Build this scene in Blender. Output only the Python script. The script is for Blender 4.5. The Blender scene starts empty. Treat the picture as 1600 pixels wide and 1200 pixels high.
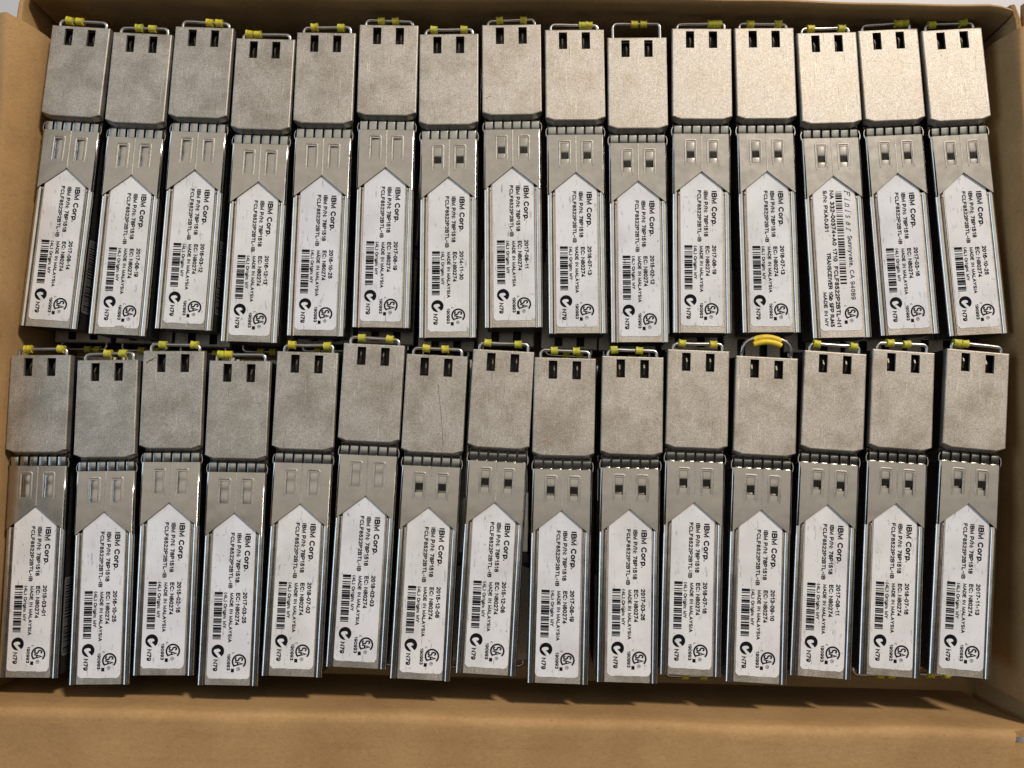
import bpy, bmesh, math, random
from mathutils import Matrix, Vector
random.seed(7)
S = 0.001                      # everything below is laid out in millimetres
ZB = 8.5                       # underside of a module below its cover plate
ZL = 29.5                      # height of the upper layer's cover plates above the table
scene = bpy.context.scene
C = scene.collection

# ------------------------------------------------------------------ camera
cd = bpy.data.cameras.new('camera')
cam = bpy.data.objects.new('camera', cd); C.objects.link(cam)
R3 = Matrix(((0.99966, -0.02247, 0.01334), (0.02362, 0.99529, -0.09348), (-0.01118, 0.09351, 0.99556)))
Mc = R3.to_4x4(); Mc.translation = Vector((0, 0, (180.93 + ZL) * S))
cam.matrix_world = Mc
cd.sensor_fit = 'HORIZONTAL'; cd.sensor_width = 36.0
cd.lens = 36.0 * 1250.0 / 1600.0
cd.clip_start = 0.005; cd.clip_end = 50
scene.camera = cam

# ------------------------------------------------------------------ light
w = bpy.data.worlds.new('World'); scene.world = w; w.use_nodes = True
w.node_tree.nodes['Background'].inputs['Color'].default_value = (1.0, 0.93, 0.84, 1)
w.node_tree.nodes['Background'].inputs['Strength'].default_value = 0.035

def area(name, loc, target, sx, sy, power, col):
    ld = bpy.data.lights.new(name, 'AREA'); ld.shape = 'RECTANGLE'; ld.size = sx; ld.size_y = sy
    ld.energy = power; ld.color = col
    o = bpy.data.objects.new(name, ld); C.objects.link(o)
    o.location = loc
    d = Vector(target) - Vector(loc)
    o.rotation_euler = d.to_track_quat('-Z', 'Y').to_euler()
    return o
area('overhead_fill', (0.10, 0.60, 1.7), (0.10, 0.60, 0), 2.6, 1.6, 10.0, (1.0, 0.92, 0.81))  # added overhead panel, sized and placed for its reflection in the metal tops
area('warm_lamp', (0.80, 1.22, 1.22), (0, 0.02, 0), 0.22, 0.22, 36.0, (1.0, 0.895, 0.785))
area('window_light', (-1.5, 0.10, 0.80), (0, 0, 0), 1.3, 0.9, 9.0, (0.58, 0.78, 1.0))

vs = scene.view_settings
vs.view_transform = 'Standard'; vs.look = 'None'; vs.exposure = 0.0; vs.gamma = 1.0
try: vs.use_curve_mapping = False
except Exception: pass

# ------------------------------------------------------------------ materials
def newmat(name):
    m = bpy.data.materials.new(name); m.use_nodes = True
    nt = m.node_tree; nt.nodes.clear()
    out = nt.nodes.new('ShaderNodeOutputMaterial'); b = nt.nodes.new('ShaderNodeBsdfPrincipled')
    nt.links.new(b.outputs[0], out.inputs[0])
    return m, nt, b
def N(nt, t, **kw):
    n = nt.nodes.new(t)
    for k, v in kw.items():
        if k.startswith('i_'):
            key = k[2:]
            n.inputs[int(key) if key.isdigit() else key.replace('_', ' ')].default_value = v
        else: setattr(n, k, v)
    return n
def coords(nt, scale):
    """object coordinates in mm, shifted by a random amount for each object"""
    tc = N(nt, 'ShaderNodeTexCoord'); oi = N(nt, 'ShaderNodeObjectInfo')
    mp = N(nt, 'ShaderNodeMapping'); mp.inputs['Scale'].default_value = scale
    nt.links.new(tc.outputs['Object'], mp.inputs['Vector'])
    mul = N(nt, 'ShaderNodeMath', operation='MULTIPLY'); mul.inputs[1].default_value = 317.0
    nt.links.new(oi.outputs['Random'], mul.inputs[0])
    add = N(nt, 'ShaderNodeVectorMath', operation='ADD')
    nt.links.new(mp.outputs[0], add.inputs[0]); nt.links.new(mul.outputs[0], add.inputs[1])
    return add.outputs[0], oi
def ramp(nt, src, p0, c0, p1, c1):
    r = N(nt, 'ShaderNodeValToRGB')
    r.color_ramp.elements[0].position = p0; r.color_ramp.elements[0].color = (*c0, 1)
    r.color_ramp.elements[1].position = p1; r.color_ramp.elements[1].color = (*c1, 1)
    nt.links.new(src, r.inputs[0]); return r
def mixc(nt, fac, a, b, mode='MIX'):
    m = N(nt, 'ShaderNodeMix', data_type='RGBA', blend_type=mode)
    if isinstance(fac, float): m.inputs[0].default_value = fac
    else: nt.links.new(fac, m.inputs[0])
    for s, v in ((6, a), (7, b)):
        if isinstance(v, tuple): m.inputs[s].default_value = (*v, 1)
        else: nt.links.new(v, m.inputs[s])
    return m.outputs[2]

def mat_zinc():
    m, nt, b = newmat('grainy_nickel')
    v, oi = coords(nt, (1000, 1000, 1000))
    vo = N(nt, 'ShaderNodeTexVoronoi', i_Scale=7.5); nt.links.new(v, vo.inputs['Vector'])
    sep = N(nt, 'ShaderNodeSeparateColor'); nt.links.new(vo.outputs['Color'], sep.inputs[0])
    no = N(nt, 'ShaderNodeTexNoise', i_Scale=3.4, i_Detail=2.0, i_Roughness=0.7); nt.links.new(v, no.inputs['Vector'])
    big = N(nt, 'ShaderNodeTexNoise', i_Scale=0.16, i_Detail=3.0, i_Roughness=0.6); nt.links.new(v, big.inputs['Vector'])
    grain = ramp(nt, sep.outputs[0], 0.0, (0.35, 0.328, 0.294), 1.0, (0.61, 0.572, 0.514))
    stain = ramp(nt, big.outputs['Fac'], 0.32, (0.74, 0.72, 0.68), 0.60, (1, 1, 1))
    c1 = mixc(nt, 1.0, grain.outputs[0], stain.outputs[0], 'MULTIPLY')
    # rubbed streaks, running along the part and slightly askew
    for rot, lo, hi, colr in ((0.35, .70, .74, (1.35, 1.33, 1.28)), (-0.9, .715, .75, (0.66, 0.64, 0.6)), (1.45, .72, .755, (1.3, 1.28, 1.24))):
        mp = N(nt, 'ShaderNodeMapping'); mp.inputs['Rotation'].default_value = (0, 0, rot); mp.inputs['Scale'].default_value = (4.2, 0.16, 1.0)
        nt.links.new(v, mp.inputs[0])
        sn = N(nt, 'ShaderNodeTexNoise', i_Scale=1.0, i_Detail=1.0, i_Roughness=0.5); nt.links.new(mp.outputs[0], sn.inputs['Vector'])
        sr = ramp(nt, sn.outputs['Fac'], lo, (1, 1, 1), hi, colr)
        c1 = mixc(nt, 1.0, c1, sr.outputs[0], 'MULTIPLY')
    # small dark pits
    pit = N(nt, 'ShaderNodeTexNoise', i_Scale=1.3, i_Detail=3.0, i_Roughness=0.75); nt.links.new(v, pit.inputs['Vector'])
    pr = ramp(nt, pit.outputs['Fac'], 0.27, (0.5, 0.46, 0.42), 0.31, (1, 1, 1))
    c2 = mixc(nt, 1.0, c1, pr.outputs[0], 'MULTIPLY')
    nt.links.new(c2, b.inputs['Base Color'])
    b.inputs['Metallic'].default_value = 1.0
    rr = N(nt, 'ShaderNodeMapRange'); rr.inputs[3].default_value = 0.50; rr.inputs[4].default_value = 0.76
    nt.links.new(big.outputs['Fac'], rr.inputs[0]); nt.links.new(rr.outputs[0], b.inputs['Roughness'])
    bp = N(nt, 'ShaderNodeBump', i_Strength=0.45, i_Distance=0.00005)
    nt.links.new(no.outputs['Fac'], bp.inputs['Height']); nt.links.new(bp.outputs[0], b.inputs['Normal'])
    return m

def mat_steel(name, rough, col=(0.56, 0.54, 0.50), bump=0.05):
    m, nt, b = newmat(name)
    v, oi = coords(nt, (1000, 1000, 1000))
    st = N(nt, 'ShaderNodeMapping'); st.inputs['Scale'].default_value = (6.0, 0.12, 6.0)
    nt.links.new(v, st.inputs[0])
    br = N(nt, 'ShaderNodeTexNoise', i_Scale=1.0, i_Detail=3.0); nt.links.new(st.outputs[0], br.inputs['Vector'])
    no = N(nt, 'ShaderNodeTexNoise', i_Scale=0.35, i_Detail=4.0, i_Roughness=0.65); nt.links.new(v, no.inputs['Vector'])
    cr = ramp(nt, no.outputs['Fac'], 0.3, tuple(c * 0.84 for c in col), 0.65, col)
    nt.links.new(cr.outputs[0], b.inputs['Base Color'])
    b.inputs['Metallic'].default_value = 1.0
    rr = N(nt, 'ShaderNodeMapRange'); rr.inputs[3].default_value = rough * 0.8; rr.inputs[4].default_value = rough * 1.25
    nt.links.new(no.outputs['Fac'], rr.inputs[0]); nt.links.new(rr.outputs[0], b.inputs['Roughness'])
    wv = N(nt, 'ShaderNodeTexNoise', i_Scale=0.22, i_Detail=1.0); nt.links.new(v, wv.inputs['Vector'])
    b0 = N(nt, 'ShaderNodeBump', i_Strength=0.22, i_Distance=0.0002); nt.links.new(wv.outputs['Fac'], b0.inputs['Height'])
    bp = N(nt, 'ShaderNodeBump', i_Strength=bump, i_Distance=0.00005)
    nt.links.new(b0.outputs[0], bp.inputs['Normal'])
    nt.links.new(br.outputs['Fac'], bp.inputs['Height']); nt.links.new(bp.outputs[0], b.inputs['Normal'])
    return m

def mat_paper():
    m, nt, b = newmat('label_paper')
    v, oi = coords(nt, (1000, 1000, 1000))
    a = N(nt, 'ShaderNodeTexNoise', i_Scale=0.9, i_Detail=6.0, i_Roughness=0.72); nt.links.new(v, a.inputs['Vector'])
    c = N(nt, 'ShaderNodeTexNoise', i_Scale=0.13, i_Detail=2.0); nt.links.new(v, c.inputs['Vector'])
    st = N(nt, 'ShaderNodeMapping'); st.inputs['Scale'].default_value = (1.6, 0.35, 1); st.inputs['Rotation'].default_value = (0, 0, 0.6)
    nt.links.new(v, st.inputs[0])
    d = N(nt, 'ShaderNodeTexNoise', i_Scale=1.0, i_Detail=5.0, i_Roughness=0.7); nt.links.new(st.outputs[0], d.inputs['Vector'])
    spots = ramp(nt, a.outputs['Fac'], 0.625, (1, 1, 1), 0.70, (0.42, 0.42, 0.45))
    scuf = ramp(nt, d.outputs['Fac'], 0.585, (1, 1, 1), 0.69, (0.5, 0.5, 0.53))
    soil = ramp(nt, c.outputs['Fac'], 0.3, (0.86, 0.855, 0.85), 0.6, (1, 1, 1))
    tint = ramp(nt, oi.outputs['Random'], 0.0, (0.665, 0.675, 0.715), 1.0, (0.69, 0.69, 0.695))
    x = mixc(nt, 1.0, tint.outputs[0], spots.outputs[0], 'MULTIPLY')
    x = mixc(nt, 1.0, x, scuf.outputs[0], 'MULTIPLY')
    x = mixc(nt, 1.0, x, soil.outputs[0], 'MULTIPLY')
    nt.links.new(x, b.inputs['Base Color'])
    b.inputs['Roughness'].default_value = 0.55; b.inputs['Specular IOR Level'].default_value = 0.3
    bp = N(nt, 'ShaderNodeBump', i_Strength=0.1, i_Distance=0.00004)
    nt.links.new(a.outputs['Fac'], bp.inputs['Height']); nt.links.new(bp.outputs[0], b.inputs['Normal'])
    return m

def mat_plain(name, col, rough, metal=0.0, var=0.15, scale=0.8, spec=0.4, sss=0.0):
    m, nt, b = newmat(name)
    v, oi = coords(nt, (1000, 1000, 1000))
    n = N(nt, 'ShaderNodeTexNoise', i_Scale=scale, i_Detail=4.0); nt.links.new(v, n.inputs['Vector'])
    r = ramp(nt, n.outputs['Fac'], 0.3, tuple(c * (1 - var) for c in col), 0.7, tuple(min(1, c * (1 + var)) for c in col))
    nt.links.new(r.outputs[0], b.inputs['Base Color'])
    b.inputs['Roughness'].default_value = rough; b.inputs['Metallic'].default_value = metal
    b.inputs['Specular IOR Level'].default_value = spec
    return m

def mat_card():
    m, nt, b = newmat('brown_cardboard')
    v, oi = coords(nt, (1000, 1000, 1000))
    st = N(nt, 'ShaderNodeMapping'); st.inputs['Scale'].default_value = (0.9, 1.2, 0.9)
    nt.links.new(v, st.inputs[0])
    a = N(nt, 'ShaderNodeTexNoise', i_Scale=1.1, i_Detail=5.0, i_Roughness=0.65); nt.links.new(st.outputs[0], a.inputs['Vector'])
    c = N(nt, 'ShaderNodeTexNoise', i_Scale=0.05, i_Detail=4.0, i_Roughness=0.6); nt.links.new(v, c.inputs['Vector'])
    f = N(nt, 'ShaderNodeTexNoise', i_Scale=2.6, i_Detail=3.0); nt.links.new(v, f.inputs['Vector'])
    r1 = ramp(nt, a.outputs['Fac'], 0.28, (0.355, 0.216, 0.092), 0.72, (0.425, 0.266, 0.118))
    r2 = ramp(nt, c.outputs['Fac'], 0.30, (0.80, 0.77, 0.74), 0.64, (1, 1, 1))
    x = mixc(nt, 1.0, r1.outputs[0], r2.outputs[0], 'MULTIPLY')
    r3 = ramp(nt, f.outputs['Fac'], 0.26, (0.78, 0.76, 0.74), 0.38, (1, 1, 1))
    x = mixc(nt, 1.0, x, r3.outputs[0], 'MULTIPLY')
    # long pale fibres and rubbed scuffs
    for rot, sc, lo, hi, colr in ((0.5, (0.22, 3.2, 1.0), .66, .74, (1.14, 1.14, 1.13)), (-0.7, (0.5, 2.4, 1.0), .69, .76, (0.78, 0.75, 0.72)), (0.05, (0.03, 0.45, 0.4), .58, .76, (0.92, 0.90, 0.88))):
        mp = N(nt, 'ShaderNodeMapping'); mp.inputs['Rotation'].default_value = (0, 0, rot); mp.inputs['Scale'].default_value = sc
        nt.links.new(v, mp.inputs[0])
        sn = N(nt, 'ShaderNodeTexNoise', i_Scale=1.0, i_Detail=2.0); nt.links.new(mp.outputs[0], sn.inputs['Vector'])
        sr = ramp(nt, sn.outputs['Fac'], lo, (1, 1, 1), hi, colr)
        x = mixc(nt, 1.0, x, sr.outputs[0], 'MULTIPLY')
    nt.links.new(x, b.inputs['Base Color'])
    b.inputs['Roughness'].default_value = 0.8; b.inputs['Specular IOR Level'].default_value = 0.25
    mx = N(nt, 'ShaderNodeMath', operation='ADD'); nt.links.new(a.outputs['Fac'], mx.inputs[0]); nt.links.new(f.outputs['Fac'], mx.inputs[1])
    bp = N(nt, 'ShaderNodeBump', i_Strength=0.35, i_Distance=0.00012)
    nt.links.new(mx.outputs[0], bp.inputs['Height']); nt.links.new(bp.outputs[0], b.inputs['Normal'])
    return m

ZINC = mat_zinc()
STEEL = mat_steel('cover_steel', 0.20, (0.47, 0.447, 0.405), 0.02)
RAIL = mat_steel('bright_rail_steel', 0.19, (0.66, 0.63, 0.58), 0.012)
FING = mat_steel('spring_steel', 0.26, (0.46, 0.46, 0.43))
WIRE = mat_steel('wire_steel', 0.34, (0.50, 0.49, 0.47))
PAPER = mat_paper()
INK = mat_plain('black_ink', (0.007, 0.007, 0.009), 0.8, var=0.4, scale=3.0, spec=0.08)
def mat_yellow():
    m, nt, b = newmat('yellow_rubber')
    v, oi = coords(nt, (1000, 1000, 1000))
    hue = ramp(nt, oi.outputs['Random'], 0.0, (0.56, 0.46, 0.025), 1.0, (0.46, 0.46, 0.035))
    n = N(nt, 'ShaderNodeTexNoise', i_Scale=1.6, i_Detail=4.0, i_Roughness=0.7); nt.links.new(v, n.inputs['Vector'])
    g = ramp(nt, n.outputs['Fac'], 0.30, (0.45, 0.42, 0.4), 0.52, (1, 1, 1))
    nt.links.new(mixc(nt, 1.0, hue.outputs[0], g.outputs[0], 'MULTIPLY'), b.inputs['Base Color'])
    b.inputs['Roughness'].default_value = 0.5
    bp = N(nt, 'ShaderNodeBump', i_Strength=0.3, i_Distance=0.0001); nt.links.new(n.outputs['Fac'], bp.inputs['Height']); nt.links.new(bp.outputs[0], b.inputs['Normal'])
    return m
YEL = mat_yellow()
ORG = mat_plain('amber_rubber', (0.62, 0.44, 0.02), 0.45, var=0.18, scale=0.6)
DARK = mat_plain('black_plastic_and_shade', (0.012, 0.012, 0.013), 0.5, var=0.2)
GOLD = mat_plain('contact_gold', (0.16, 0.14, 0.11), 0.5, metal=1.0)
CARD = mat_card()
SHADE_METAL = mat_plain('shade_dark_metal', (0.15, 0.147, 0.14), 0.5, metal=1.0, var=0.2)  # darkened metal: the shade of the narrow gaps put into the body colour
TABLE = mat_plain('pale_table', (0.46, 0.475, 0.50), 0.45, var=0.05, scale=0.02)
GREYLAB = mat_plain('grey_side_label', (0.11, 0.11, 0.11), 0.6, var=0.2)
HAIR = mat_plain('dark_hair', (0.05, 0.03, 0.02), 0.5)
STAIN = mat_plain('dark_smudge', (0.10, 0.085, 0.075), 0.6, metal=0.4, var=0.4, scale=3.0)
RUST = mat_plain('orange_stain', (0.34, 0.19, 0.09), 0.55, metal=0.6, var=0.4, scale=2.0)

# ------------------------------------------------------------------ mesh helpers
class MB:
    def __init__(s): s.v = []; s.f = []
    def add(s, vs, fs):
        o = len(s.v); s.v += [tuple(p) for p in vs]; s.f += [tuple(i + o for i in f) for f in fs]; return o
    def box(s, x0, x1, y0, y1, z0, z1):
        s.add([(x0,y0,z0),(x1,y0,z0),(x1,y1,z0),(x0,y1,z0),(x0,y0,z1),(x1,y0,z1),(x1,y1,z1),(x0,y1,z1)],
              [(3,2,1,0),(4,5,6,7),(0,1,5,4),(1,2,6,5),(2,3,7,6),(3,0,4,7)])
    def loft(s, loops, closed=True, cap0=False, cap1=False):
        n = len(loops[0]); o = len(s.v)
        for L in loops: s.v += [tuple(p) for p in L]
        for a in range(len(loops) - 1):
            for i in range(n if closed else n - 1):
                j = (i + 1) % n
                s.f.append((o + a*n + i, o + a*n + j, o + (a+1)*n + j, o + (a+1)*n + i))
        if cap0: s.f.append(tuple(o + i for i in reversed(range(n))))
        if cap1: s.f.append(tuple(o + (len(loops)-1)*n + i for i in range(n)))
    def strip(s, prof, y0, y1):                       # open (x,z) profile swept along y
        s.loft([[(x, y0, z) for x, z in prof], [(x, y1, z) for x, z in prof]], closed=False)
    def tube(s, pts, r, n=10, caps=True):
        pts = [Vector(p) for p in pts]; loops = []
        up = Vector((0, 0, 1))
        for i, p in enumerate(pts):
            t = (pts[min(i+1, len(pts)-1)] - pts[max(i-1, 0)]).normalized()
            a = t.cross(up)
            if a.length < 1e-4: a = t.cross(Vector((0, 1, 0)))
            a.normalize(); b = a.cross(t).normalized()
            rr = r[i] if isinstance(r, (list, tuple)) else r
            loops.append([p + a*math.cos(2*math.pi*k/n)*rr + b*math.sin(2*math.pi*k/n)*rr for k in range(n)])
        s.loft(loops, True, caps, caps)
    def mesh(s, name, mat, dz=0.0, smooth=True, angle=35):
        me = bpy.data.meshes.new(name)
        me.from_pydata([(x*S, y*S, (z+dz)*S) for x, y, z in s.v], [], s.f)
        bm = bmesh.new(); bm.from_mesh(me)
        bmesh.ops.remove_doubles(bm, verts=bm.verts, dist=1e-7)
        bmesh.ops.recalc_face_normals(bm, faces=bm.faces)
        bm.to_mesh(me); bm.free()
        if smooth:
            for p in me.polygons: p.use_smooth = True
            me.set_sharp_from_angle(angle=math.radians(angle))
        me.materials.append(mat)
        return me

def link(name, me, parent=None, loc=(0, 0, 0), rot=(0, 0, 0), label=None):
    o = bpy.data.objects.new(name, me); C.objects.link(o)
    o.parent = parent; o.location = [c*S for c in loc]; o.rotation_euler = rot
    if label: o['label'] = label
    return o
def thing(name, label, cat, loc, rz=0.0, group=None):
    o = bpy.data.objects.new(name, None); C.objects.link(o); o.empty_display_size = 0.01
    o.location = [c*S for c in loc]; o.rotation_euler = (0, 0, rz)
    o['label'] = label; o['category'] = cat
    if group: o['group'] = group
    return o

# ------------------------------------------------------------------ the setting
tb = MB()
tb.box(-900, 900, -900, 900, -20, 0)
t = link('table', tb.mesh('table', TABLE)); t['kind'] = 'structure'

# ------------------------------------------------------------------ the cardboard box
box = thing('cardboard_box', 'open brown cardboard box filled with rows of silver transceivers', 'box', (0, 25, 0))
def lerp(tbl, x):
    if x <= tbl[0][0]: return tbl[0][1]
    for (a, b), (c, d) in zip(tbl, tbl[1:]):
        if x <= c: return b + (d - b) * (x - a) / (c - a)
    return tbl[-1][1]
def sheet(name, fn, us, n, thick, flip=1, angle=40):
    """a bent sheet of board: fn(i, t) gives the i-th profile point at t in 0..1; thickness added along the normals"""
    bm = bmesh.new()
    rows = []
    for i in range(us):
        rows.append([bm.verts.new(Vector(fn(i, k / (n - 1))) * S) for k in range(n)])
    for i in range(us - 1):
        for k in range(n - 1):
            q = (rows[i][k], rows[i+1][k], rows[i+1][k+1], rows[i][k+1])
            bm.faces.new(q if flip > 0 else q[::-1])
    bm.normal_update()
    me = bpy.data.meshes.new(name); bm.to_mesh(me); bm.free()
    me.materials.append(CARD)
    o = link(name, me, box, (0, -25, 0))
    md = o.modifiers.new('thickness', 'SOLIDIFY'); md.thickness = thick * S; md.offset = -1.0
    bpy.context.view_layer.update()
    dg = bpy.context.evaluated_depsgraph_get()
    m2 = bpy.data.meshes.new_from_object(o.evaluated_get(dg)); o.modifiers.clear(); o.data = m2
    for p in m2.polygons: p.use_smooth = True
    m2.set_sharp_from_angle(angle=math.radians(angle))
    return o
def wob(a, b, amp=0.5):
    return amp * (math.sin(a*0.045 + b) + 0.6*math.sin(a*0.11 + 2.1*b) + 0.35*math.sin(a*0.23 + 3.3*b))
# heights above the table; the rim is about 5 mm over the cover plates
# floor of the box
fl = MB(); fl.box(-121, 117, -59, 109, 0.2, 2.9); link('bottom_panel', fl.mesh('bottom_panel', CARD), box, (0, -25, 0))
# back wall, its top edge rolled outward into the back flap that hangs down behind
BW = [(105.3, 3), (105.3, 12), (105.5, ZL), (105.7, ZL+3.4), (105.95, ZL+4.4), (106.5, ZL+4.85), (107.1, ZL+4.5), (107.6, ZL+3.6), (108.2, ZL-2), (109.5, ZL-17)]
def back(i, t_):
    y, z = BW[i]; x = -116.9 + t_*227.4
    k = max(0.0, min(1.0, (z - 12) / 12))
    e = 0.0
    for d in (t_*227.4, (1-t_)*227.4):           # the corners round inward a little
        if d < 6: e -= (1 - d/6)**2 * 1.3
    return (x, y + e + k*wob(x, 0.4, 0.28), z + k*wob(x, 1.7, 0.22))
sheet('back_wall', back, len(BW), 90, 1.6, -1)
# front wall and front flap bent outward
FW = [(-55.0, 3), (-55.0, 12), (-55.0, ZL), (-55.0, ZL+3.4), (-55.25, ZL+4.5), (-55.9, ZL+5.15), (-56.9, ZL+5.3), (-58.5, ZL+5.1), (-66, ZL+4.6), (-76, ZL+4.1), (-90, ZL+3.5), (-104, ZL+2.6)]
def front(i, t_):
    y, z = FW[i]; x = -122.0 + t_*(233.0 if i < 4 else 227.6 - 0.30*max(0, -55.9 - y))
    k = max(0.0, min(1.0, (z - 12) / 12)); far = max(0, -y - 57) / 20
    return (x, y - 0.9*(0.5 - t_)*k + k*wob(x, 2.2, 0.22), z + k*wob(x, 0.9, 0.15) + far*wob(x, 5.0, 0.35))
sheet('front_wall', front, len(FW), 90, 1.6, 1)
# outer side walls
def side_outer(sgn, xs):
    P = [(0, 3), (0, 12), (0, ZL), (0, ZL+3.4), (0.25, ZL+4.2), (0.9, ZL+4.5), (1.5, ZL+4.0), (1.7, ZL-4), (1.8, 2)]
    def f(i, t_):
        dx, z = P[i]; y = -56.5 + t_*(106.9 + 56.5)
        e = 0.0
        d = (1 - t_) * 163.4
        if d < 6: e = -(1 - d/6)**2 * 1.3
        return (sgn*(xs(y) + dx + e), y, z + wob(y, 1.1, 0.12))
    return f
lb = [(25, 117.3), (98, 115.9)]; rb = [(-55, 111.9), (-9, 111.9), (31, 111.7), (101, 109.3)]
sheet('left_wall', side_outer(-1, lambda y: lerp(lb, y) + 2.3 + max(0, (y-60))*0.012), 9, 50, 1.5, -1)
sheet('right_wall', side_outer(1, lambda y: lerp(rb, y) + 2.2), 9, 50, 1.5, 1)
# roll-over panels lining the side walls, folded at the top and falling away outside as flaps
def roll(sgn, base, fold, fz, ends, out):
    y0, y1b, y1f = ends
    def f(i, t_):
        a = i / 13.0
        # profile: 0..5 inner face, 6..8 the fold, 9..13 outside
        top = y1b if i <= 2 else (y1b + (y1f - y1b) * min(1, (i - 2) / 4))
        if 3 <= i <= 6 and t_ > .97: top -= 0.3
        y = y0 + (top - y0) * t_
        b, fo, z1 = base(y), fold(y), ZL + fz
        if i <= 2: x, z = b, (3.2, 11, ZL-1)[i]
        elif i <= 5:
            k = (i - 2) / 4; x, z = b + (fo - b) * k**1.5, (ZL-1) + (z1 - 0.5 - (ZL-1)) * k
        else:
            q = [(0, -0.35), (0.45, 0.05), (1.1, 0.1), (2.2, -0.25), (6, -0.25-3.8*out), (12, -0.25-9.8*out), (20, -0.25-17*out), (30, -0.25-22*out)][i - 6]
            x, z = fo + q[0], max(z1 + q[1], 1.8)
        amp = 0.0 if i < 2 else 0.25
        return (sgn * (x + wob(y, 0.3*i + sgn, amp*0.5)), y, z + wob(y, 2.0 + sgn, amp*0.6 if i > 2 else 0))
    return f
sheet('left_lining', roll(-1, lambda y: lerp(lb, y), lambda y: lerp([(28, 117.9), (100, 120.2)], y), 6.6, (-52, 98.2, 99.8), 0.55), 14, 60, 1.3, -1)
sheet('right_lining', roll(1, lambda y: lerp(rb, y), lambda y: lerp([(-55, 112.4), (31, 112.2), (100, 111.6)], y), 5.0, (-50.5, 100.6, 101.2), 0.35), 14, 60, 1.3, 1)
# corner flap behind the right rear corner
def corner(i, t_):
    x = 113.4 + i*3.5; y = 107.2 - 7.5*t_ + i*0.55
    return (x, y, ZL + 4.6 - 0.25*i - 0.5*t_ - (0.04*i*i))
sheet('corner_flap', corner, 8, 8, 1.3, -1)

# flap tucked below the front flap at the near right corner
def corner2(i, t_):
    return (103.4 + i*3.4 - 0.9*t_, -57.6 - 26*t_ - 0.2*i, ZL + 2.2 - 0.35*i - 1.2*t_)
sheet('corner_flap', corner2, 8, 8, 1.3, 1)

# ------------------------------------------------------------------ module meshes (u across, v along, z up from the cover plate)
HW, HT = 6.95, 1.2
def m_shell():
    b = MB()
    def loop(d, z): return [(-HW+d, -d, z), (-HW+d, -21.45+d*.5, z), (-4.95+d*.4, -22.2+d, z), (4.95-d*.4, -22.2+d, z), (HW-d, -21.45+d*.5, z), (HW-d, -d, z)]
    X = [-HW+.28, -3.70, -1.75, 1.65, 3.62, HW-.28]; Y = [-.28, -.72, -4.85, -21.45+.14]
    for i in range(5):
        for j in range(3):
            if j == 1 and i in (1, 3): continue
            b.add([(X[i], Y[j], HT), (X[i+1], Y[j], HT), (X[i+1], Y[j+1], HT), (X[i], Y[j+1], HT)], [(3, 2, 1, 0)])
    yl = Y[3]; yb = -22.2 + .28
    b.add([(X[0], yl, HT), (X[1], yl, HT), (X[2], yl, HT), (X[3], yl, HT), (X[4], yl, HT), (X[5], yl, HT), (4.95-.11, yb, HT), (-4.95+.11, yb, HT)], [(7, 6, 5, 4, 3, 2, 1, 0)])
    for i in (1, 3):                                      # slot walls
        for d in ((X[i], X[i+1]),):
            L = [(d[0], Y[1]), (d[1], Y[1]), (d[1], Y[2]), (d[0], Y[2])]
            b.loft([[(x, y, HT) for x, y in L], [(x, y, HT-.55) for x, y in L]])
    b.loft([loop(.28, HT), loop(.10, HT-.08), loop(.02, HT-.22), loop(0, HT-.45), loop(0, HT-.9)])
    # rear lip steps back under the top plate; sides run to the underside
    def rear(z, e, q=0.0): return [(-HW+q, 0, z), (-HW+q, -21.45-e, z), (-4.95, -22.2-e, z), (4.95, -22.2-e, z), (HW-q, -21.45-e, z), (HW-q, 0, z)]
    b.loft([rear(HT-.9, 0), rear(HT-1.0, .05), rear(-0.55, .42, .20), rear(-1.0, .45, .30)])
    # port frame on the front face
    return b.mesh('connector_shell', ZINC, ZB, angle=13)
def m_jack():
    b = MB(); b.box(-6.62, 6.62, -22.3, -0.05, -10.9, -1.15); b.box(-5.6, 5.6, -5.4, -4.95, -1.2, HT-.65)  # widened past the jack; its black sides stand in for shade under the shell
    b.box(-1.4, 1.3, -4.9, -0.7, -1.2, HT-.7)
    return b.mesh('jack_and_shade_block', DARK, ZB)
def m_pin():
    b = MB(); b.loft([[(x, 0, -.9), (x, -1.2, -.35), (x, -2.6, -.75), (x, -2.9, -1.1)] for x in (-.16, .16)], closed=False)
    return b.mesh('contact_pin', GOLD, ZB)
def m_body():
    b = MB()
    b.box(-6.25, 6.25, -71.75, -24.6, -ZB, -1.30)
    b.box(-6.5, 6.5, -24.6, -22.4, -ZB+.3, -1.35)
    return b.mesh('body', SHADE_METAL, ZB)
def m_bed():
    b = MB(); b.box(-4.97, 4.93, -71.95, -33.0, -1.28, -0.47)
    return b.mesh('label_bed', ZINC, ZB)
def m_rail():
    b = MB()
    P = [(-6.3, -1.5), (-6.74, -1.4), (-6.78, -1.0), (-6.72, -.72), (-6.56, -.47), (-6.3, -.32), (-6.0, -.27), (-5.7, -.32), (-5.5, -.45), (-5.38, -.64), (-5.34, -.88), (-5.22, -.88), (-5.17, -.68), (-5.03, -.68), (-4.99, -1.0)]
    b.strip(P, -39.0, -72.0)
    n = len(P)
    b.add([(x, -72.0, z) for x, z in P] + [(-5.0, -72.0, -1.5)], [tuple(range(n+1))])
    b.add([(x, -39.0, z) for x, z in P] + [(-5.0, -39.0, -1.5)], [tuple(range(n+1))])
    b.box(-5.30, -5.02, -39.55, -39.0, -.6, -.42)
    return b.mesh('side_rail', RAIL, ZB, angle=60)
TC = (-2.55, 2.65)
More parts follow.
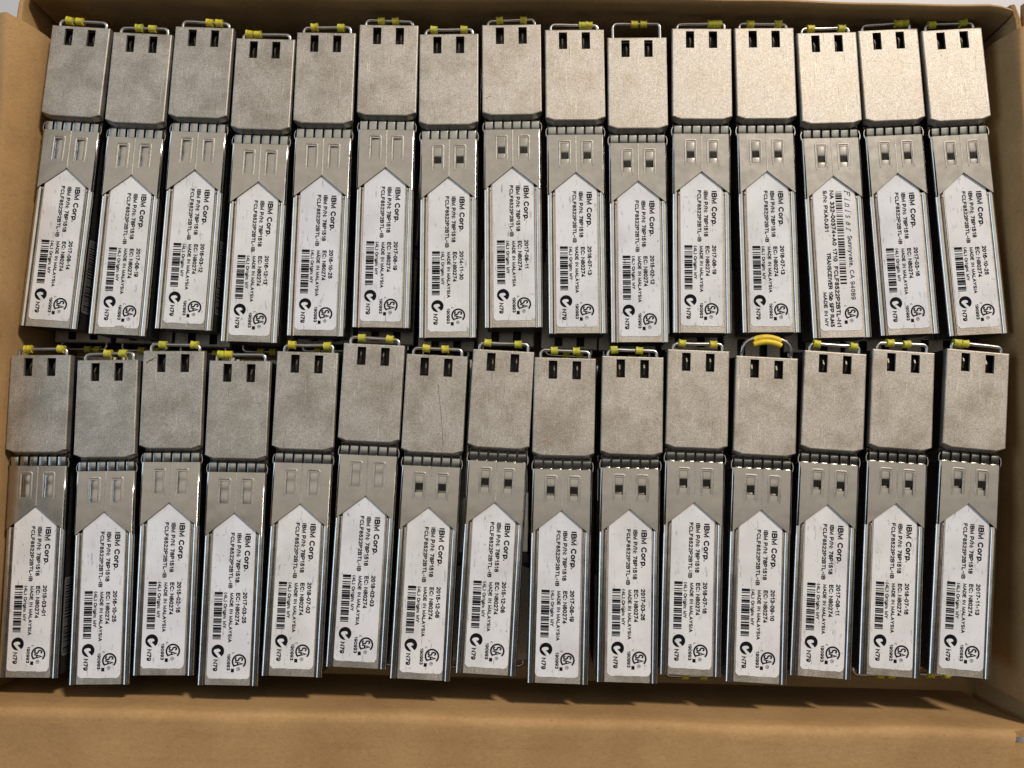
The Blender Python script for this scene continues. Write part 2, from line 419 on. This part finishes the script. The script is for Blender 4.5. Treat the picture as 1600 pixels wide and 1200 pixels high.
def m_plate():
    b = MB()
    V = lambda x: -34.15 - abs(x) * (5.0 / 6.1)
    X = [-6.25, -6.12, -3.45, -1.65, 0, 1.75, 3.55, 6.12, 6.25]
    zc = lambda x: 0.0
    for i in range(8):
        x0, x1 = X[i], X[i+1]
        rows = [(-25.2, -25.2), (-27.2, -27.2), (-32.2, -32.2), (V(x0), V(x1))]
        for j in range(3):
            if j == 1 and i in (2, 5): continue
            a, c = rows[j], rows[j+1]
            b.add([(x0, a[0], zc(x0)), (x1, a[1], zc(x1)), (x1, c[1], zc(x1)), (x0, c[0], zc(x0))], [(3, 2, 1, 0)])
        b.add([(x0, V(x0), zc(x0)), (x1, V(x1), zc(x1)), (x1, V(x1), -.27), (x0, V(x0), -.27)], [(0, 1, 2, 3)])
    for i in (2, 5):
        L = [(X[i], -27.2), (X[i+1], -27.2), (X[i+1], -32.2), (X[i], -32.2)]
        b.loft([[(x, y, 0) for x, y in L], [(x, y, -.35) for x, y in L]])
    for s in (-1, 1):
        P = [(s*x, z) for x, z in [(6.25, 0), (6.50, -.06), (6.68, -.2), (6.79, -.45), (6.82, -.9), (6.80, -1.5), (6.3, -1.6)]]
        b.strip(P, -25.2, V(6.25) - .15)
        ye = V(6.25) - .15
        b.add([(s*6.25, V(6.25), 0), (s*6.5, ye, -.06), (s*6.25, ye, -.3)], [(0, 1, 2)])
    b.loft([[(x, -25.2, zc(x)) for x in X], [(x, -25.2, -.3) for x in X]], closed=False)
    return b.mesh('cover_plate', STEEL, ZB, angle=30)
def m_seam():
    b = MB(); b.loft([[(x, -25.25, z), (x, -34.1, z)] for x, z in ((-.20, -.02), (-.12, .05), (.0, .07), (.12, .05), (.20, -.02))], closed=False)
    return b.mesh('center_seam', ZINC, ZB, angle=70)
def m_ridge():
    """the raised U-shaped cut round a spring tab"""
    b = MB(); pts = []
    for k in range(5): pts.append((-1.28, -32.75 + k*1.35))
    for a in range(5): th = math.pi - a*math.pi/8; pts.append((-1.28+.4 + .4*math.cos(th), -27.05 + .4*math.sin(th)))
    pts2 = pts + [(-x, y) for x, y in reversed(pts)]
    r = 0.26
    prof = [(-1, -.02), (-.6, .09), (0, .13), (.6, .09), (1, -.02)]
    loops = []
    n = len(pts2)
    for i, p in enumerate(pts2):
        a, c = pts2[max(0, i-1)], pts2[min(n-1, i+1)]
        t_ = Vector((c[0]-a[0], c[1]-a[1])).normalized(); nn = Vector((-t_.y, t_.x))
        e = 0.5 if i in (0, n-1) else 1.0
        loops.append([(p[0] + nn.x*r*q*e, p[1] + nn.y*r*q*e, z) for q, z in prof])
    b.loft(loops, closed=False)
    return b.mesh('tab_ridge', ZINC, ZB, angle=70)
def m_tab(kind):
    b = MB()
    A = [(-32.2, 0), (-31.5, .0), (-31.05, -.03), (-30.99, -.52), (-30.93, -.62), (-30.4, -.42), (-29.6, -.13), (-29.1, .05), (-28.95, .065), (-28.1, .06), (-27.6, .05), (-27.3, .04), (-27.22, -.05)]
    if kind: A = [(-32.2, 0), (-31.6, .02), (-30.9, .02), (-30.2, -.02), (-29.6, -.05), (-29.0, -.02), (-28.4, .0), (-27.9, .0), (-27.4, -.03), (-27.22, -.10)]
    b.loft([[(x, v, z - (.03 if abs(x) > .7 else 0)) for v, z in A] for x in (-.84, -.7, 0, .7, .84)], closed=False)
    return b.mesh('spring_tab', STEEL, ZB, angle=22)
def m_finger(flat):
    b = MB()
    A = [(-25.22, -.30), (-25.1, -.22), (-23.55, .0), (-23.35, .0), (-23.15, -.12), (-22.9, -.45), (-22.6, -.95)]
    if flat: A = [(-25.22, -.10), (-25.1, -.05), (-23.4, .0), (-23.2, -.02), (-23.05, -.14), (-22.85, -.5), (-22.6, -.95)]
    b.loft([[(x, v, z - e) for v, z in A] for x, e in ((-.84, .3), (-.84, .03), (-.74, 0), (.74, 0), (.84, .03), (.84, .3))], closed=False)
    return b.mesh('spring_finger', FING, ZB, angle=25)
def m_sidefinger():
    b = MB(); A = [(6.72, -25.7), (6.88, -25.2), (6.98, -24.6), (6.92, -24.0), (6.68, -23.4)]
    b.loft([[(x, v, z) for x, v in A] for z in (-5.5, -.35)] , closed=False)
    b.loft([[(x, v, -.35) for x, v in A], [(x-.16, v, -.35) for x, v in A]], closed=False)
    return b.mesh('side_finger', FING, ZB)
def rounded(x0, x1, y0, y1, r, n=5):
    out = []
    for cx, cy, a in ((x1-r, y1-r, 0), (x0+r, y1-r, 90), (x0+r, y0+r, 180), (x1-r, y0+r, 270)):
        for k in range(n+1):
            t_ = math.radians(a + 90*k/n); out.append((cx + r*math.cos(t_), cy + r*math.sin(t_)))
    return out
ZP = -0.40                                             # top of the label
def m_label(seed):
    rnd = random.Random(seed)
    P = rounded(-4.78, 4.72, -70.5, -33.6, .95, 6)
    out = []
    for i, (x, y) in enumerate(P):
        if y < -69: x += rnd.uniform(-.05, .05); y += rnd.uniform(-.08, .08)
        out.append((x, y))
        if i == 2*7 + 6:                               # ragged lower edge
            x1 = P[i+1][0]
            for k in range(1, 14):
                out.append((x + (x1-x)*k/14, -70.5 + rnd.uniform(-.05, .07) + (0.5 if (seed == 1 and 6 <= k <= 9) else 0)))
    b = MB(); b.loft([[(x, y, ZP-.08) for x, y in out], [(x, y, ZP) for x, y in out]], cap1=True)
    return b.mesh('label_sticker', PAPER, ZB, smooth=False)

# ---- lettering: a plain grotesque drawn stroke by stroke (cap height 1)
def _a(cx, cy, rx, ry, a0, a1, n=9):
    return [(cx + rx*math.cos(math.radians(a0 + (a1-a0)*k/n)), cy + ry*math.sin(math.radians(a0 + (a1-a0)*k/n))) for k in range(n+1)]
_O = lambda w, h=1.0, y=0.0: _a(w/2, y + h/2, w/2, h/2, 0, 360, 20)
_bowl = lambda x0, x1, y0, y1: [(x0, y0)] + _a(x1 - (y1-y0)/2*.9, (y0+y1)/2, (y1-y0)/2*.9, (y1-y0)/2, -90, 90, 8) + [(x0, y1)]
GL = {
 'A': (.72, [[(0,0),(.36,1),(.72,0)], [(.13,.34),(.59,.34)]]),
 'B': (.62, [[(0,0),(0,1)], _bowl(0,.58,.53,1), _bowl(0,.62,0,.53)]),
 'C': (.70, [_a(.38,.5,.38,.5,45,315,14)]),
 'D': (.66, [[(0,0),(0,1)], [(0,0),(.22,0)] + _a(.24,.5,.42,.5,-90,90,10) + [(0,1)]]),
 'E': (.56, [[(.56,0),(0,0),(0,1),(.55,1)], [(0,.53),(.50,.53)]]),
 'F': (.54, [[(0,0),(0,1),(.54,1)], [(0,.52),(.46,.52)]]),
 'G': (.74, [_a(.38,.5,.38,.5,48,330,14) + [(.74,.46),(.42,.46)], [(.74,.46),(.74,0)]]),
 'I': (.02, [[(.01,0),(.01,1)]]),
 'J': (.46, [[(.46,1),(.46,.25)] + _a(.23,.25,.23,.25,0,-180,8)]),
 'L': (.50, [[(0,1),(0,0),(.50,0)]]),
 'M': (.76, [[(0,0),(0,1),(.38,.08),(.76,1),(.76,0)]]),
 'N': (.66, [[(0,0),(0,1),(.66,0),(.66,1)]]),
 'O': (.78, [_O(.78)]),
 'P': (.60, [[(0,0),(0,1)], _bowl(0,.60,.44,1)]),
 'R': (.66, [[(0,0),(0,1)], _bowl(0,.60,.46,1), [(.34,.46),(.66,0)]]),
 'S': (.62, [_a(.31,.745,.27,.255,30,270,9) + _a(.31,.25,.30,.25,90,-150,9)]),
 'T': (.64, [[(0,1),(.64,1)], [(.32,1),(.32,0)]]),
 'V': (.70, [[(0,1),(.35,0),(.70,1)]]),
 'X': (.66, [[(0,0),(.66,1)], [(0,1),(.66,0)]]),
 'Y': (.68, [[(0,1),(.34,.45),(.68,1)], [(.34,.45),(.34,0)]]),
 '0': (.52, [_O(.52)]),
 '1': (.26, [[(0,.74),(.14,.80),(.24,1),(.24,0)]]),
 '2': (.52, [_a(.26,.73,.25,.27,165,-25,9) + [(.0,0),(.52,0)]]),
 '3': (.52, [_a(.25,.755,.23,.245,160,-90,9) + _a(.25,.255,.26,.255,90,-160,9)]),
 '4': (.56, [[(.42,0),(.42,1),(0,.27),(.56,.27)]]),
 '5': (.52, [[(.48,1),(.10,1),(.05,.50)] + _a(.25,.32,.26,.32,125,-155,10)]),
 '6': (.52, [_O(.52,.62), [(.01,.34)] + _a(.29,.55,.28,.45,190,40,8)]),
 '7': (.52, [[(0,1),(.52,1),(.17,0)]]),
 '8': (.52, [_a(.26,.765,.22,.235,0,360,16), _a(.26,.265,.26,.265,0,360,16)]),
 '9': (.52, [_O(.52,.62,.38), [(.51,.66)] + _a(.23,.45,.28,.45,10,-140,8)]),
 'a': (.48, [_a(.22,.23,.22,.23,0,360,14), [(.46,0),(.46,.45)] + _a(.25,.48,.21,.24,0,150,6)]),
 'b': (.50, [[(0,0),(0,1)], _a(.25,.36,.25,.36,0,360,14)]),
 'c': (.48, [_a(.26,.36,.26,.36,50,310,12)]),
 'e': (.52, [[(.02,.37),(.50,.37)] + _a(.26,.36,.25,.36,5,310,12)]),
 'g': (.50, [_a(.25,.38,.25,.34,0,360,14), [(.50,.72),(.50,-.05)] + _a(.25,-.05,.25,.22,0,-150,7)]),
 'i': (.02, [[(.01,0),(.01,.72)], [(.01,.90),(.01,1.0)]]),
 'l': (.02, [[(.01,0),(.01,1)]]),
 'n': (.46, [[(0,0),(0,.72)], [(0,.42)] + _a(.23,.46,.23,.26,170,0,7) + [(.46,0)]]),
 'o': (.54, [_O(.54,.72)]),
 'p': (.50, [[(0,-.26),(0,.72)], _a(.25,.36,.25,.36,0,360,14)]),
 'r': (.28, [[(0,0),(0,.72)], [(0,.40)] + _a(.25,.44,.25,.28,170,80,5)]),
 's': (.44, [_a(.22,.535,.19,.185,30,270,7) + _a(.22,.18,.21,.18,90,-150,7)]),
 'u': (.46, [[(0,.72),(0,.26)] + _a(.23,.26,.23,.26,180,360,7) + [(.46,.72)], [(.46,.3),(.46,0)]]),
 'v': (.48, [[(0,.72),(.24,0),(.48,.72)]]),
 'y': (.48, [[(0,.72),(.25,.02)], [(.48,.72),(.20,-.20),(.02,-.24)]]),
 '.': (.04, [[(.02,0),(.02,.06)]]), ',': (.06, [[(.05,.06),(.0,-.14)]]), ':': (.04, [[(.02,.05),(.02,.12)], [(.02,.58),(.02,.65)]]),
 '-': (.30, [[(0,.40),(.30,.40)]]), '+': (.52, [[(0,.42),(.52,.42)], [(.26,.14),(.26,.70)]]), '/': (.34, [[(0,-.02),(.34,1.02)]]),
 '(': (.20, [_a(.42,.42,.42,.72,130,230,8)]), ')': (.20, [_a(-.22,.42,.42,.72,-50,50,8)]), ' ': (.20, []),
}
def ribbon(pts, w):
    """flat stroke of width w along pts, mitred at the joints"""
    closed = (abs(pts[0][0]-pts[-1][0]) + abs(pts[0][1]-pts[-1][1])) < 1e-6
    n = len(pts); L = []
    for k in range(n):
        p = Vector(pts[k])
        a = Vector(pts[k-1]) if k else (Vector(pts[-2]) if closed else None)
        c = Vector(pts[k+1]) if k < n-1 else (Vector(pts[1]) if closed else None)
        d0 = (p - a).normalized() if a is not None else None; d1 = (c - p).normalized() if c is not None else None
        d0 = d0 or d1; d1 = d1 or d0
        m = Vector((-(d0.y + d1.y), d0.x + d1.x))
        if m.length < .35: m = Vector((-d1.y, d1.x))
        m.normalize()
        q = max(.5, m.dot(Vector((-d1.y, d1.x))))
        e = Vector((0, 0))
        if not closed and k == 0: e = -d1*w*.30
        if not closed and k == n-1: e = d0*w*.30
        L.append((p + e + m*w/2/q, p + e - m*w/2/q))
    return L
ZI = ZP + 0.012
def text(b, s, u0, v0, length, capm, bold=0.25, shear=0.0, space=0.27, z=ZI):
    x = 0.0; strokes = []
    for ch in s:
        wd, st = GL[ch]
        if ch in 'Il1i' and x > 0: x += .07
        for p in st: strokes.append([(x + q[0], q[1]) for q in p])
        if ch in 'Il1i': x += .07
        x += wd + space
    tot = x - space
    kx = (length - bold*capm) / max(tot, 1e-6) if tot > .05 else capm
    for k, p in enumerate(strokes):
        pp = [((q[0])*kx + bold*capm/2 + shear*q[1]*capm, q[1]*capm*(1-bold) + bold*capm/2) for q in p]
        R_ = ribbon(pp, bold*capm); zz = z + .0005*(k % 7)
        b.loft([[(u0 + a[1], v0 - a[0], zz), (u0 + c[1], v0 - c[0], zz)] for a, c in R_], closed=False)
def poly(b, pts, z=ZI):                                # pts in reading frame (x along, y up) relative to (u,v)
    b.add([(p[0], p[1], z) for p in pts], [tuple(range(len(pts)))])
def arc(b, cu, cv, r0, r1, a0, a1, n=28, z=ZI):        # angles in the reading frame
    L = []
    for k in range(n+1):
        a = math.radians(a0 + (a1-a0)*k/n); x, y = math.cos(a), math.sin(a)
        L.append([(cu + r0*y, cv - r0*x, z), (cu + r1*y, cv - r1*x, z)])
    b.loft(L, closed=False)
def bars(b, ulo, uhi, v0, v1, seed, z=ZI, n=34):
    rnd = random.Random(seed); cells = []
    for k in range(n): cells.append((rnd.choice((1, 2, 2, 3, 3)), rnd.choice((1, 1, 2, 2, 3))))
    tot = sum(a + c for a, c in cells); k = (v1 - v0) / tot; v = v0
    for a, c in cells:
        b.add([(ulo, v, z), (uhi, v, z), (uhi, v + a*k, z), (ulo, v + a*k, z)], [(0, 1, 2, 3)]); v += (a + c) * k
def csa(b, cu, cv):
    arc(b, cu, cv, 1.24, 1.62, 43, 319)
    text(b, 'SA', cu - 1.0, cv + 1.02, 2.05, 1.95, bold=.17, space=.26)
    text(b, 'C', cu - 1.62, cv + 2.0, .42, .5, bold=.2)
    b.add([(cu-1.72, cv-1.55, ZI), (cu-1.02, cv-1.55, ZI), (cu-1.02, cv-2.35, ZI), (cu-1.72, cv-2.35, ZI)], [(0, 1, 2, 3)])
    arc(b, cu - .1, cv - 1.62, .30, .40, 0, 360, 16)
    text(b, 'R', cu - .28, cv - 1.47, .3, .38)
def m_print():
    b = MB()
    text(b, 'IBM Corp.', 2.42, -38.75, 8.35, 1.27, bold=.245)
    text(b, 'IBM P/N: 78P1518', .62, -38.69, 10.95, .97)
    text(b, 'FCLF8522P2BTL-IB', -.86, -38.63, 12.25, .90)
    text(b, 'EC: N80274', .93, -51.84, 7.1, .97)
    text(b, 'MADE IN MALAYSIA', -.40, -51.86, 10.8, .82)
    text(b, '(4L) Origin: MY', -1.75, -51.8, 7.8, .78)
    for y0, y1 in ((160,190),(196,210),(229,245),(290,308),(336,348),(372,400),(406,415),(424,435),(465,490),(503,532),(545,553),(559,566),(572,603),(615,640),(678,705),(718,745),(757,772),(803,830),(850,890),(898,906),(915,923),(932,952),(990,1018),(1026,1034),(1042,1051),(1068,1082)):
        a0, a1 = -51.73 - (y0-162.5)*10.27/922, -51.73 - (y1-157.5)*10.27/922
        b.add([(-3.87, a0, ZI), (-2.03, a0, ZI), (-2.03, a1, ZI), (-3.87, a1, ZI)], [(0, 1, 2, 3)])
    text(b, 'N79', -3.5, -66.37, 2.55, 1.02)
    text(b, '190993', -.44, -65.1, 3.6, .77)
    arc(b, -2.55, -64.56, 0.0, 1.42, 0, 360, 36)
    csa(b, 2.25, -66.75)
    return b.mesh('printing', INK, ZB, smooth=False)
def m_tick():
    """the pale tick left open in the round mark"""
    b = MB(); z = ZI + .012; cu, cv = -2.55, -64.56
    rd = lambda x, y: (cu + y, cv - x, z)
    b.add([(cu + 1.42*p, cv - 1.42*q, z) for p, q in [(-.60, -.10), (-.48, -.24), (-.20, -.33), (.14, -.35), (.36, -.24), (.43, -.05), (.30, .10), (-.03, .16), (.62, .82), (.40, 1.03), (.20, 1.05), (-.64, .06)]], [tuple(range(12))])
    return b.mesh('printed_tick', PAPER, ZB, smooth=False)
def m_print_other():
    b = MB()
    v = -37.8
    for ch, wd in zip('Finisar', (.95, .2, .72, .2, .68, .72, .55)):
        text(b, ch, 2.40, v, wd, 1.40, bold=.12, shear=.28)
        if ch in 'Fnir':
            for o in ((0, .5) if ch == 'n' else (0,)): b.add([(2.40, v+.16-o, ZI), (2.40+.13, v+.16-o, ZI), (2.40+.13, v-.34-o, ZI), (2.40, v-.34-o, ZI)], [(0, 1, 2, 3)])
        v -= wd + .90
    text(b, 'Sunnyvale, CA 94089', 2.6, -48.4, 15.0, 1.05, bold=.18)
    bars(b, .32, 1.83, -59.75, -37.7, 11, n=40)
    text(b, 'NA 332-00374+A0 1710  FCLF8522P2BTL-N1', -1.0, -37.66, 32.1, 1.02)
    text(b, 'S/N: PXA0J31', -2.55, -37.62, 9.9, .97)
    text(b, 'TRANSCEIVER 1Gb SFP RJ45', -2.5, -52.35, 17.3, 1.0)
    text(b, 'MADE IN MY', -3.77, -61.6, 7.9, .88)
    csa(b, 2.48, -66.6)
    return b.mesh('printing', INK, ZB, smooth=False)
def m_date(s):
    b = MB(); text(b, s, 2.47, -51.67, 6.8, .98)
    return b.mesh('printed_date', INK, ZB, smooth=False)
def m_bail(kind, skew=0.0):
    h = {0: 1.55, 1: 3.75, 2: 3.6}[kind]; r = .95; X = 5.55
    pts = [(-X, -1.6, .1), (-X, h - r - .3, .15)]
    if kind == 2:
        pts = [(-X, -1.6, .1), (-X, .6, .3)]
        for k in range(0, 13):
            a = math.pi - k*math.pi/12; pts.append((X*math.copysign(abs(math.cos(a))**.75, math.cos(a)), .9 + 3.5*math.sin(a)**.8, .6 + .5*math.sin(a)))
        pts += [(X, .6, .3), (X, -1.6, .1)]
    else:
        for k in range(0, 7):
            a = math.pi - k*math.pi/12; pts.append((-X + r + r*math.cos(a), h - r + r*math.sin(a) - skew, .2))
        for k in range(1, 5): pts.append((-X + r + (2*X - 2*r)*k/5, h - skew + 2*skew*k/5 + .03*math.sin(k*2.1), .2))
        for k in range(0, 7):
            a = math.pi/2 - k*math.pi/12; pts.append((X - r + r*math.cos(a), h - r + r*math.sin(a) + skew, .2))
        pts += [(X, h - r - .3, .15), (X, -1.6, .1)]
    b = MB(); b.tube(pts, .40, 10)
    return b.mesh('bail_wire', WIRE, ZB, angle=80)
def m_sleeve(seed, L=1.55):
    rnd = random.Random(seed); b = MB(); n = 12; loops = []
    for k in range(6):
        x = -L/2 + L*k/5
        fl = 1.0 + (.10 if k in (0, 5) else 0) + rnd.uniform(-.05, .05)
        oy = rnd.uniform(-.04, .04)
        loops.append([(x + rnd.uniform(-.06, .06), oy + .86*fl*math.cos(2*math.pi*j/n), .80*fl*math.sin(2*math.pi*j/n)) for j in range(n)])
    b.loft(loops, True, True, True)
    return b.mesh('yellow_sleeve', YEL, 0, angle=50)
def m_sleeve_long(dy):
    b = MB(); pts = []
    for k in range(9):
        a = -1 + k/4.0; pts.append((a*3.1, 3.95 + dy - .75*a*a, 1.0 + (.25 if dy < 0 else 0)))
    b.tube(pts, [.58, .68] + [.66]*5 + [.68, .58], 12)
    return b.mesh('amber_sleeve', ORG, ZB, angle=60)
def m_side_label():
    P = rounded(-67.8, -50.4, -6.8, -2.3, .6, 3)
    b = MB(); b.loft([[(6.24, y, z) for y, z in P], [(6.32, y, z) for y, z in P]], cap1=True)
    return b.mesh('side_label', GREYLAB, ZB, smooth=False)
def m_side_bars():
    b = MB(); rnd = random.Random(3); y = -67.2
    while y < -51:
        wv = rnd.choice((.14, .2, .3, .42)); b.add([(6.33, y, -6.2), (6.33, y+wv, -6.2), (6.33, y+wv, -2.7), (6.33, y, -2.7)], [(0, 1, 2, 3)])
        y += wv + rnd.choice((.14, .2, .3))
    return b.mesh('side_barcode', INK, ZB, smooth=False)

SHELL, JACK, PIN, BODY, RAILM, PLATE, RIDGE, SEAM, BED = m_shell(), m_jack(), m_pin(), m_body(), m_rail(), m_plate(), m_ridge(), m_seam(), m_bed()
TABS = [m_tab(0), m_tab(1)]; FINGERS, SFINGER = [m_finger(0), m_finger(1)], m_sidefinger()
LABELS = [m_label(k) for k in range(5)]
PRINT, TICK, PRINT2 = m_print(), m_tick(), m_print_other()
BAILS = [m_bail(0), m_bail(0, .12), m_bail(0, -.12)]; BAIL_HIGH, BAIL_ARCH = m_bail(1), m_bail(2)
SLEEVES = [m_sleeve(k) for k in range(6)]
SLAB, SBAR = m_side_label(), m_side_bars()
DATES = {}
# mirrored rail mesh for the other edge
def mirror(me):
    m = me.copy(); 
    for v in m.vertices: v.co.x = -v.co.x
    m.flip_normals(); return m
RAILM2, SFINGER2 = mirror(RAILM), mirror(SFINGER)

# ------------------------------------------------------------------ the upper layer
MODS = [(-106.528, 99.573, -2.495), (-91.877, 98.241, -1.425), (-76.974, 99.975, -1.248), (-62.43, 97.45, -0.633), (-48.13, 99.154, 0.188), (-33.562, 101.391, 0.488), (-19.088, 99.393, 1.404), (-4.529, 101.892, 1.782), (10.207, 100.818, 1.657), (24.993, 99.217, 1.332), (40.146, 101.563, 0.512), (54.732, 102.155, 1.495), (69.206, 101.127, 2.523), (83.718, 102.349, 3.639), (98.524, 102.528, 4.134),
        (-109.864, 21.143, 1.233), (-94.499, 20.237, 1.996), (-79.606, 22.602, 1.259), (-64.324, 20.766, 0.427), (-49.047, 23.097, -0.44), (-33.898, 25.249, -1.288), (-19.407, 23.083, -1.386), (-4.486, 24.52, -1.839), (9.592, 23.085, -0.292), (24.713, 23.713, -0.306), (39.67, 25.535, -1.049), (55.11, 24.313, -1.805), (70.553, 25.796, -2.868), (85.798, 26.435, -2.972), (102.44, 26.736, -4.023)]
DATE = ['2017-08-14', '2017-08-19', '2016-03-12', '2016-12-13', '2016-10-25', '2017-08-19', '2014-11-30', '2017-08-11', '2018-07-13', '2015-02-12', '2017-08-19', '2018-07-13', None, '2017-03-16', '2016-10-25',
        '2015-03-01', '2016-10-25', '2015-02-16', '2017-03-25', '2018-07-02', '2018-02-03', '2015-12-08', '2015-12-08', '2017-08-19', '2017-03-26', '2018-07-16', '2013-09-10', '2017-08-11', '2018-07-16', '2017-11-13']
SLV = [(.26, .43), (.40, .63), (.56, .72), (.20, .34), (.28, .73), (.36, .60), (.24, .75), (.30, .71), (.64, .75), (.47, .62), (.68, .79), (.29, .76), (.26, .78), (.71, .82), (.21, .73),
       (.25, .80), (.47, .72), (.29, .81), (.17, .29), (.22, .80), (.28, .74), (.31, .62), (.23, .73), (.32, .68), (.20, .61), (.24, .75), None, (.21, .80), (.30, .57), (.19, .31)]
FLATTAB = {0, 1, 2, 3, 4, 5, 15, 16, 17, 18, 19, 20}
ORD = ['first', 'second', 'third', 'fourth', 'fifth', 'sixth', 'seventh', 'eighth', 'ninth', 'tenth', 'eleventh', 'twelfth', 'thirteenth', 'fourteenth', 'last']
def extra(i):
    return {0: ', beside the sunlit box wall', 9: ', its wire bail pulled out', 26: ', with thick amber bail grip', 21: ', hair lying on it', 17: ', dark smudge on its head', 23: ', faint rust stain on its head'}.get(i, '')
rnd = random.Random(21)
roots = []
for i, (x, y, a) in enumerate(MODS):
    row = 'back' if i < 15 else 'front'
    d = DATE[i]
    if d: lab = 'silver transceiver dated %s, %s from left in %s row%s' % (d, ORD[i % 15], row, extra(i).replace('sunlit', 'orange'))
    else: lab = 'silver transceiver whose label has a long barcode and italic maker name, back row'
    r = thing('transceiver', lab, 'transceiver', (x, y, ZL - ZB), math.radians(a), 'transceivers in the top layer')
    r.rotation_euler = (math.radians(rnd.uniform(-.45, .45)), math.radians(rnd.uniform(-.9, .9)), math.radians(a)); r.location.z += rnd.uniform(-.15, .25)*S
    roots.append(r)
    link('connector_shell', SHELL, r)
    j = link('jack_and_shade_block', JACK, r)
    for c in (-2.75, 2.6): link('contact_pin', PIN, j, (c + rnd.uniform(-.5, .5), -1.5 + rnd.uniform(-.4, .3), .9))
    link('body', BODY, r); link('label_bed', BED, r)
    link('side_rail', RAILM, r); link('side_rail', RAILM2, r)
    p = link('cover_plate', PLATE, r); link('center_seam', SEAM, p)
    for c in TC:
        link('tab_ridge', RIDGE, p, (c, 0, 0))
        link('spring_tab', TABS[1 if i in FLATTAB else 0], p, (c, 0, rnd.uniform(-.02, .03)), (rnd.uniform(-.0015, .0015), 0, 0))
    for k in range(6):
        link('spring_finger', FINGERS[1 if i % 15 < 7 else 0], r, (-5.43 + 2.17*k, rnd.uniform(-.05, .05), 0))
    link('side_finger', SFINGER, r); link('side_finger', SFINGER2, r)
    L = link('label_sticker', LABELS[1 if i == 1 else (i % 5 if i % 5 != 1 else 2)], r, (rnd.uniform(-.10, .10), rnd.uniform(-.15, .15), 0), (0, 0, rnd.uniform(-.004, .004)), label=('label dated ' + d) if d else 'label with long barcode')
    if d:
        link('printing', PRINT, L); link('printed_tick', TICK, L)
        if d not in DATES: DATES[d] = m_date(d)
        link('printed_date', DATES[d], L)
    else: link('printing', PRINT2, L)
    if i == 9: bl = link('bail_wire', BAIL_HIGH, r); hb = 3.75
    elif i == 26: bl = link('bail_wire', BAIL_ARCH, r)
    else: bl = link('bail_wire', BAILS[i % 3], r, (0, rnd.uniform(-.15, .2), 0)); hb = 1.55
    if SLV[i]:
        for q, fr in enumerate(SLV[i]):
            link('yellow_sleeve', SLEEVES[(i*2 + q) % 6], bl, (fr*13.9 - 6.95, hb, ZB + .2), (rnd.uniform(-1, 1), 0, rnd.uniform(-.12, .12)))
    else:
        link('amber_sleeve', m_sleeve_long(.55), bl); link('amber_sleeve', m_sleeve_long(-.55), bl)
    if i in (0, 2, 15): s = link('side_label', SLAB, r); link('side_barcode', SBAR, s)

# ------------------------------------------------------------------ the layer below, turned end for end, glimpsed through the gaps
ZL2 = ZL - 14.6
for rowi, yb in enumerate((26.5, -48.2)):
    for k in range(15):
        x = -108.5 + k*14.9 + rnd.uniform(-.5, .5); y = yb + rnd.uniform(-1.0, 1.0) + (1.3 if rowi and k > 11 else 0)
        r = thing('transceiver', 'silver transceiver of the shadowed lower layer, glimpsed between the top rows' if rowi == 0 else 'silver transceiver of the shadowed lower layer, bail peeping out by the front wall',
                  'transceiver', (x, y, ZL2 - ZB), math.pi + math.radians(rnd.uniform(-1.2, 1.2)), 'lower layer transceivers, ' + ('inner row' if rowi == 0 else 'outer row'))
        link('connector_shell', SHELL, r); link('jack_and_shade_block', JACK, r); link('body', BODY, r); link('label_bed', BED, r)
        link('side_rail', RAILM, r); link('side_rail', RAILM2, r); link('cover_plate', PLATE, r)
        link('label_sticker', LABELS[k % 5], r)
        bl = link('bail_wire', BAILS[k % 3], r)
        f1 = rnd.uniform(.2, .45)
        for q, fr in enumerate((f1, f1 + rnd.uniform(.15, .35))):
            link('yellow_sleeve', SLEEVES[(k*2 + q) % 6], bl, (fr*13.9 - 6.95, 1.55, ZB + .2), (rnd.uniform(-1, 1), 0, 0))

# ------------------------------------------------------------------ small marks
def world_pt(i, u, v, z):
    x, y, a = MODS[i]; a = math.radians(a)
    return (x + u*math.cos(a) - v*math.sin(a), y + u*math.sin(a) + v*math.cos(a), z + ZL)
pts = [(.30, -7.0), (.40, -6.75), (.62, -7.0), (.75, -8.7), (1.2, -11.4), (1.66, -13.8), (1.95, -16.6), (2.25, -19.5), (2.3, -20.7), (2.05, -21.3), (2.3, -21.6)]
hb_ = MB(); o = world_pt(21, *pts[0], HT)
hb_.tube([Vector(world_pt(21, u, v, HT + .05)) - Vector(o) for u, v in pts], .030, 6)
h = link('hair', hb_.mesh('hair', HAIR), None, o)
h['label'] = 'thin dark hair lying on a connector in the front row'; h['category'] = 'hair'
def smudge(i, pts, wd, mat):
    b = MB(); rr = random.Random(i)
    L = []
    for k in range(len(pts) - 1):
        (x0, y0), (x1, y1) = pts[k], pts[k+1]
        for q in range(6):
            f = q/6; L.append((x0 + (x1-x0)*f, y0 + (y1-y0)*f))
    loops = []
    for x, y in L:
        e = wd*rr.uniform(.15, 1.0); dx = rr.uniform(-.1, .1)
        loops.append([(x - e*.3 + dx, y + e, HT + .008), (x + e*.3 + dx, y - e, HT + .008)])
    b.loft(loops, closed=False)
    link('smudge', b.mesh('smudge', mat, ZB, smooth=False), roots[i], label='dark smudge' if mat is STAIN else 'faint rust stain')
smudge(17, [(-6.2, -2.9), (-5.4, -2.2), (-4.9, -2.1), (-4.1, -1.3)], .22, STAIN)
smudge(23, [(-4.6, -19.2), (-3.7, -18.8), (-3.0, -19.5), (-2.2, -20.0)], .22, RUST)
smudge(7, [(-6.0, -18.2), (-5.4, -17.6), (-4.9, -17.7)], .14, STAIN)
